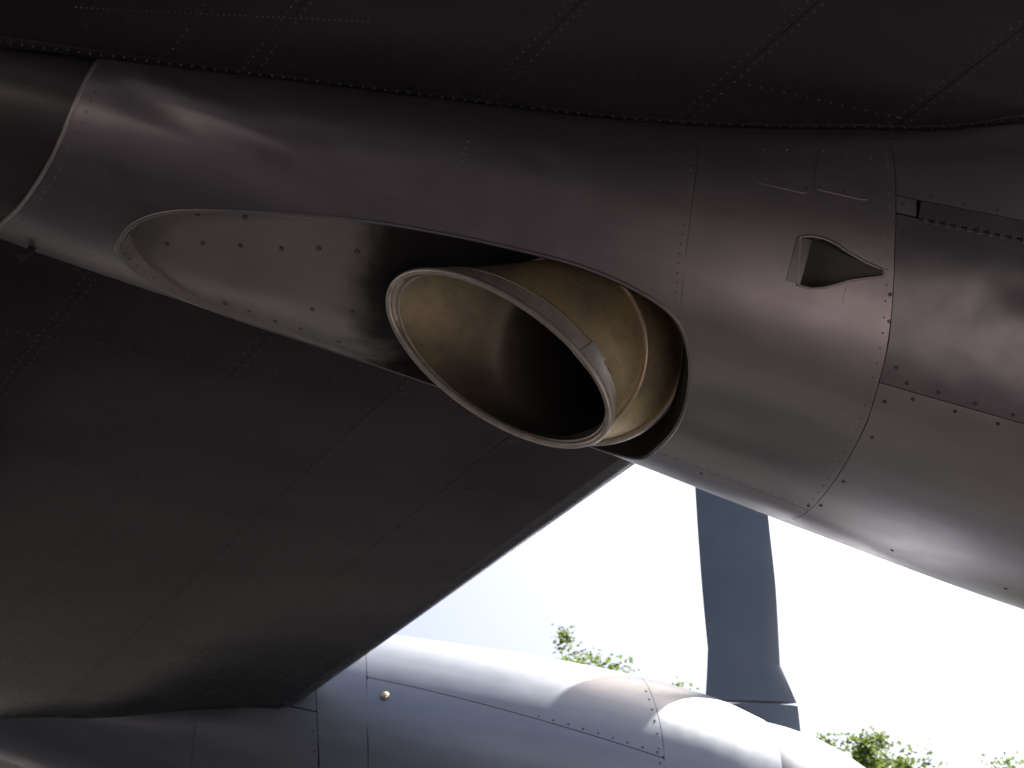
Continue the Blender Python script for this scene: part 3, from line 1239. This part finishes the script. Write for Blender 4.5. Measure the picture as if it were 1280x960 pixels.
# ---- fillets between wing and nacelles
def fillet(offs, xs, parent, ca=.035, cb=.012):
    v, f = [], []
    rows = []
    na, riv, riv2 = 8, [], []
    for x in xs:
        X = x + offs.x
        fn = lambda ph, o=.0: S(x, ph, o) + offs
        ph = -95.0
        while ph < 60:
            P = fn(ph)
            if P.z > W(max(XLE(P.y) - P.x, 0), P.y).z:
                break
            ph += .5
        J = fn(ph)
        A = fn(ph - degrees(ca / RAD(x)), .002)
        B = W(max(XLE(J.y - cb) - X, .0), J.y - cb, .002)
        rows.append(x)
        for k in range(na + 1):
            t = k / na
            v.append(A * (1 - t) ** 2 + J * 2 * t * (1 - t) + B * t * t)
        nA = (A - Vector((X, NY + offs.y, ZC(x) + offs.z))).normalized()
        a1 = fn(ph - degrees((ca - .014) / RAD(x)), .004)
        riv.append((a1, nA))
        b1 = W(max(XLE(B.y + .014) - X, 0), B.y + .014, .003)
        riv2.append((b1, Vector((0, 0, -1))))
    w = na + 1
    for i in range(len(rows) - 1):
        for k in range(na):
            f.append((i * w + k, i * w + k + 1, (i + 1) * w + k + 1, (i + 1) * w + k))
    o = link('wing_fillet', recalc(mesh('wing_fillet', v, f)), M['wing'], parent)
    rivet_row('rivet_row', riv, o, mat='wing_rivet')
    rivet_row('rivet_row', riv2, o, mat='wing_rivet')


fillet(Vector((0, 0, 0)), [-3.2 + .03 * i for i in range(149)], plane)

# ------------------------------------------------------------------ fuselage and landing gear (out of view; hull added and lowered to block horizon light)
fu = [(-17, .25, 4.4), (-14, .7, 4.0), (-10, 1.3, 3.4), (-6, 1.68, 3.05), (0, 1.75, 3.0), (7, 1.75, 3.0), (10, 1.62, 2.95), (12, 1.3, 2.8), (13.2, .85, 2.65), (13.9, .35, 2.55), (14.05, .02, 2.52)]
v, f = [], []
n = 48
for x, r, z in fu:
    for k in range(n):
        a = 2 * pi * k / n
        v.append(Vector((x, -4.7 + r * cos(a), z + r * 1.08 * sin(a))))
for i in range(len(fu) - 1):
    for k in range(n):
        f.append((i * n + k, i * n + (k + 1) % n, (i + 1) * n + (k + 1) % n, (i + 1) * n + k))
f.append(tuple(range(n)))
link('fuselage_blocker', recalc(mesh('fuselage_blocker', v, f)), M['wing'], plane)


def lathe_y(name, c, prof, mat, parent, n=28):
    v, f = [], []
    for y, r in prof:
        for k in range(n):
            a = 2 * pi * k / n
            v.append(Vector((c[0] + r * cos(a), c[1] + y, c[2] + r * sin(a))))
    for i in range(len(prof) - 1):
        for k in range(n):
            f.append((i * n + k, i * n + (k + 1) % n, (i + 1) * n + (k + 1) % n, (i + 1) * n + k))
    return link(name, sharp(recalc(mesh(name, v, f)), 40), mat, parent)


def gear(name, x, y, ztop, wheels):
    s = link(name, tube_mesh(name, [Vector((x - .25, y, ztop)), Vector((x - .05, y, 1.6)), Vector((x, y, .52))], [.13, .12, .08], 14), M['cover'], plane)
    for dx, dy in wheels:
        w = lathe_y('wheel', (x + dx, y + dy, .5), [(-.14, .27), (-.16, .36), (-.13, .46), (-.05, .5), (.05, .5), (.13, .46), (.16, .36), (.14, .27)], M['rubber'], s)
        lathe_y('wheel_hub', (x + dx, y + dy, .5), [(-.13, .02), (-.13, .2), (-.15, .28), (.15, .28), (.13, .2), (.13, .02)], M['cover'], s)
        link('axle', tube_mesh('axle', [Vector((x, y, .5)), Vector((x + dx * .5, y + dy * .3, .5)), Vector((x + dx, y + dy, .5))], .05, 10), M['cover'], s)


gear('main_landing_gear', -4.9, 2.0, 4.1, [(-.56, -.28), (-.56, .28), (.56, -.28), (.56, .28)])
gear('nose_landing_gear', 9.5, -4.7, 1.9, [(0, -.26), (0, .26)])


# ------------------------------------------------------------------ trees beyond the aircraft
def make_tree(loc, height, rad_, seed, label, nclus=105, per=110, leaf=.2):
    rnd = random.Random(seed)
    t = bpy.data.objects.new('leafy_tree', None)
    col.objects.link(t)
    t.location = loc
    tag(t, label, 'tree', 'trees beyond the airplane')
    # trunk with limbs
    pts, rr = [], []
    for i in range(9):
        u = i / 8
        pts.append(Vector((.25 * sin(u * 3 + seed), .2 * cos(u * 4 + seed), height * .93 * u)))
        rr.append(.26 * (1 - u) ** .8 + .015)
    tm = tube_mesh('trunk', pts, rr, 9)
    link('trunk', tm, M['bark'], t)
    tips = []
    for i in range(26):
        u = rnd.uniform(.35, .95)
        b = pts[0].lerp(pts[-1], u)
        a = rnd.uniform(0, 2 * pi)
        L = rad_ * (1.15 - u * .75) * rnd.uniform(.6, 1.05)
        e = b + Vector((cos(a) * L, sin(a) * L, L * rnd.uniform(.25, .8)))
        mid = b.lerp(e, .5) + Vector((0, 0, -.08 * L))
        tips += [e, b.lerp(e, .7), mid.lerp(e, .35)]
        link('limb', tube_mesh('limb', [b, mid, e], [.09 * (1 - u * .6), .05, .012], 6), M['bark'], t)
    tips.append(pts[-1])
    tips.append(pts[-1] + Vector((0, 0, .3)))
    v, f = [], []
    cl = []
    for i in range(nclus):
        c = rnd.choice(tips) + Vector((rnd.gauss(0, .5), rnd.gauss(0, .5), rnd.gauss(.1, .4)))
        c.z = min(c.z, height)
        cl.append((c, rnd.uniform(.28, .62)))
    for c, R in cl:
        for j in range(per):
            d = Vector((rnd.gauss(0, 1), rnd.gauss(0, 1), rnd.gauss(0, .75)))
            p = c + d * R * .55
            a = Vector((rnd.gauss(0, 1), rnd.gauss(0, 1), rnd.gauss(0, .6))).normalized()
            b = a.cross(Vector((rnd.gauss(0, 1), rnd.gauss(0, 1), rnd.gauss(0, 1)))).normalized()
            L = leaf * rnd.uniform(.6, 1.2)
            o = len(v)
            nn = a.cross(b) * L * .15
            v += [p, p + a * L * .5 + b * L * .3 + nn, p + a * L, p + a * L * .5 - b * L * .3 + nn]
            f.append((o, o + 1, o + 2))
            f.append((o, o + 2, o + 3))
    link('crown', mesh('crown', v, f, False), M['leaf'], t)
    return t


def tree_at(u, Y, elev_top, rad_, seed, label, **k):
    """u: X per metre of Y"""
    make_tree(Vector((u * Y, Y, 0)), EYE + Y * math.tan(radians(elev_top)), rad_, seed, label, **k)


# bearings and heights of the crowns that stand above the far nacelle
tree_at(.178, 30, 26.7, 3.0, 3, 'leafy tree top nearest the sunlit middle of the far nacelle')
tree_at(.118, 33, 26.6, 1.6, 5, 'small leafy sprig of a tree left of the larger tree top')
tree_at(.262, 34, 27.0, 2.4, 8, 'tree top barely showing beside the root of the propeller blade')
tree_at(.448, 31, 25.7, 2.1, 11, 'leafy tree right of the propeller blade, below the bright sky')
tree_at(.628, 34, 26.4, 2.6, 15, 'leafy tree at the right edge of the picture')


# ------------------------------------------------------------------ wood round the airfield, out of view; added to block low sky and darken reflections
rnd = random.Random(41)
v, f = [], []
for i in range(15000):
    a = rnd.uniform(0, 2 * pi)
    hgt = 11.5 + 1.8 * sin(a * 9) + 1.2 * sin(a * 23 + 1) + .8 * sin(a * 51)
    if .2 < a < 1.65:
        hgt = min(hgt, 11)
    rr_ = 44 + rnd.uniform(-3, 4)
    z = hgt * rnd.random() ** .75
    p = Vector((cos(a) * rr_, sin(a) * rr_, z))
    q = Vector((rnd.gauss(0, 1), rnd.gauss(0, 1), rnd.gauss(0, .7))).normalized()
    w = q.cross(Vector((rnd.gauss(0, 1), rnd.gauss(0, 1), rnd.gauss(0, 1)))).normalized()
    L = rnd.uniform(.5, 1.1)
    o = len(v)
    v += [p - q * L, p + w * L * .55, p + q * L, p - w * L * .55]
    f.append((o, o + 1, o + 2))
    f.append((o, o + 2, o + 3))
wood = link('added_wood_belt', mesh('added_wood_belt', v, f, False), M['leaf'])
tag(wood, 'unseen belt of leafy woodland added all round to darken reflections', 'wood', kind='stuff')
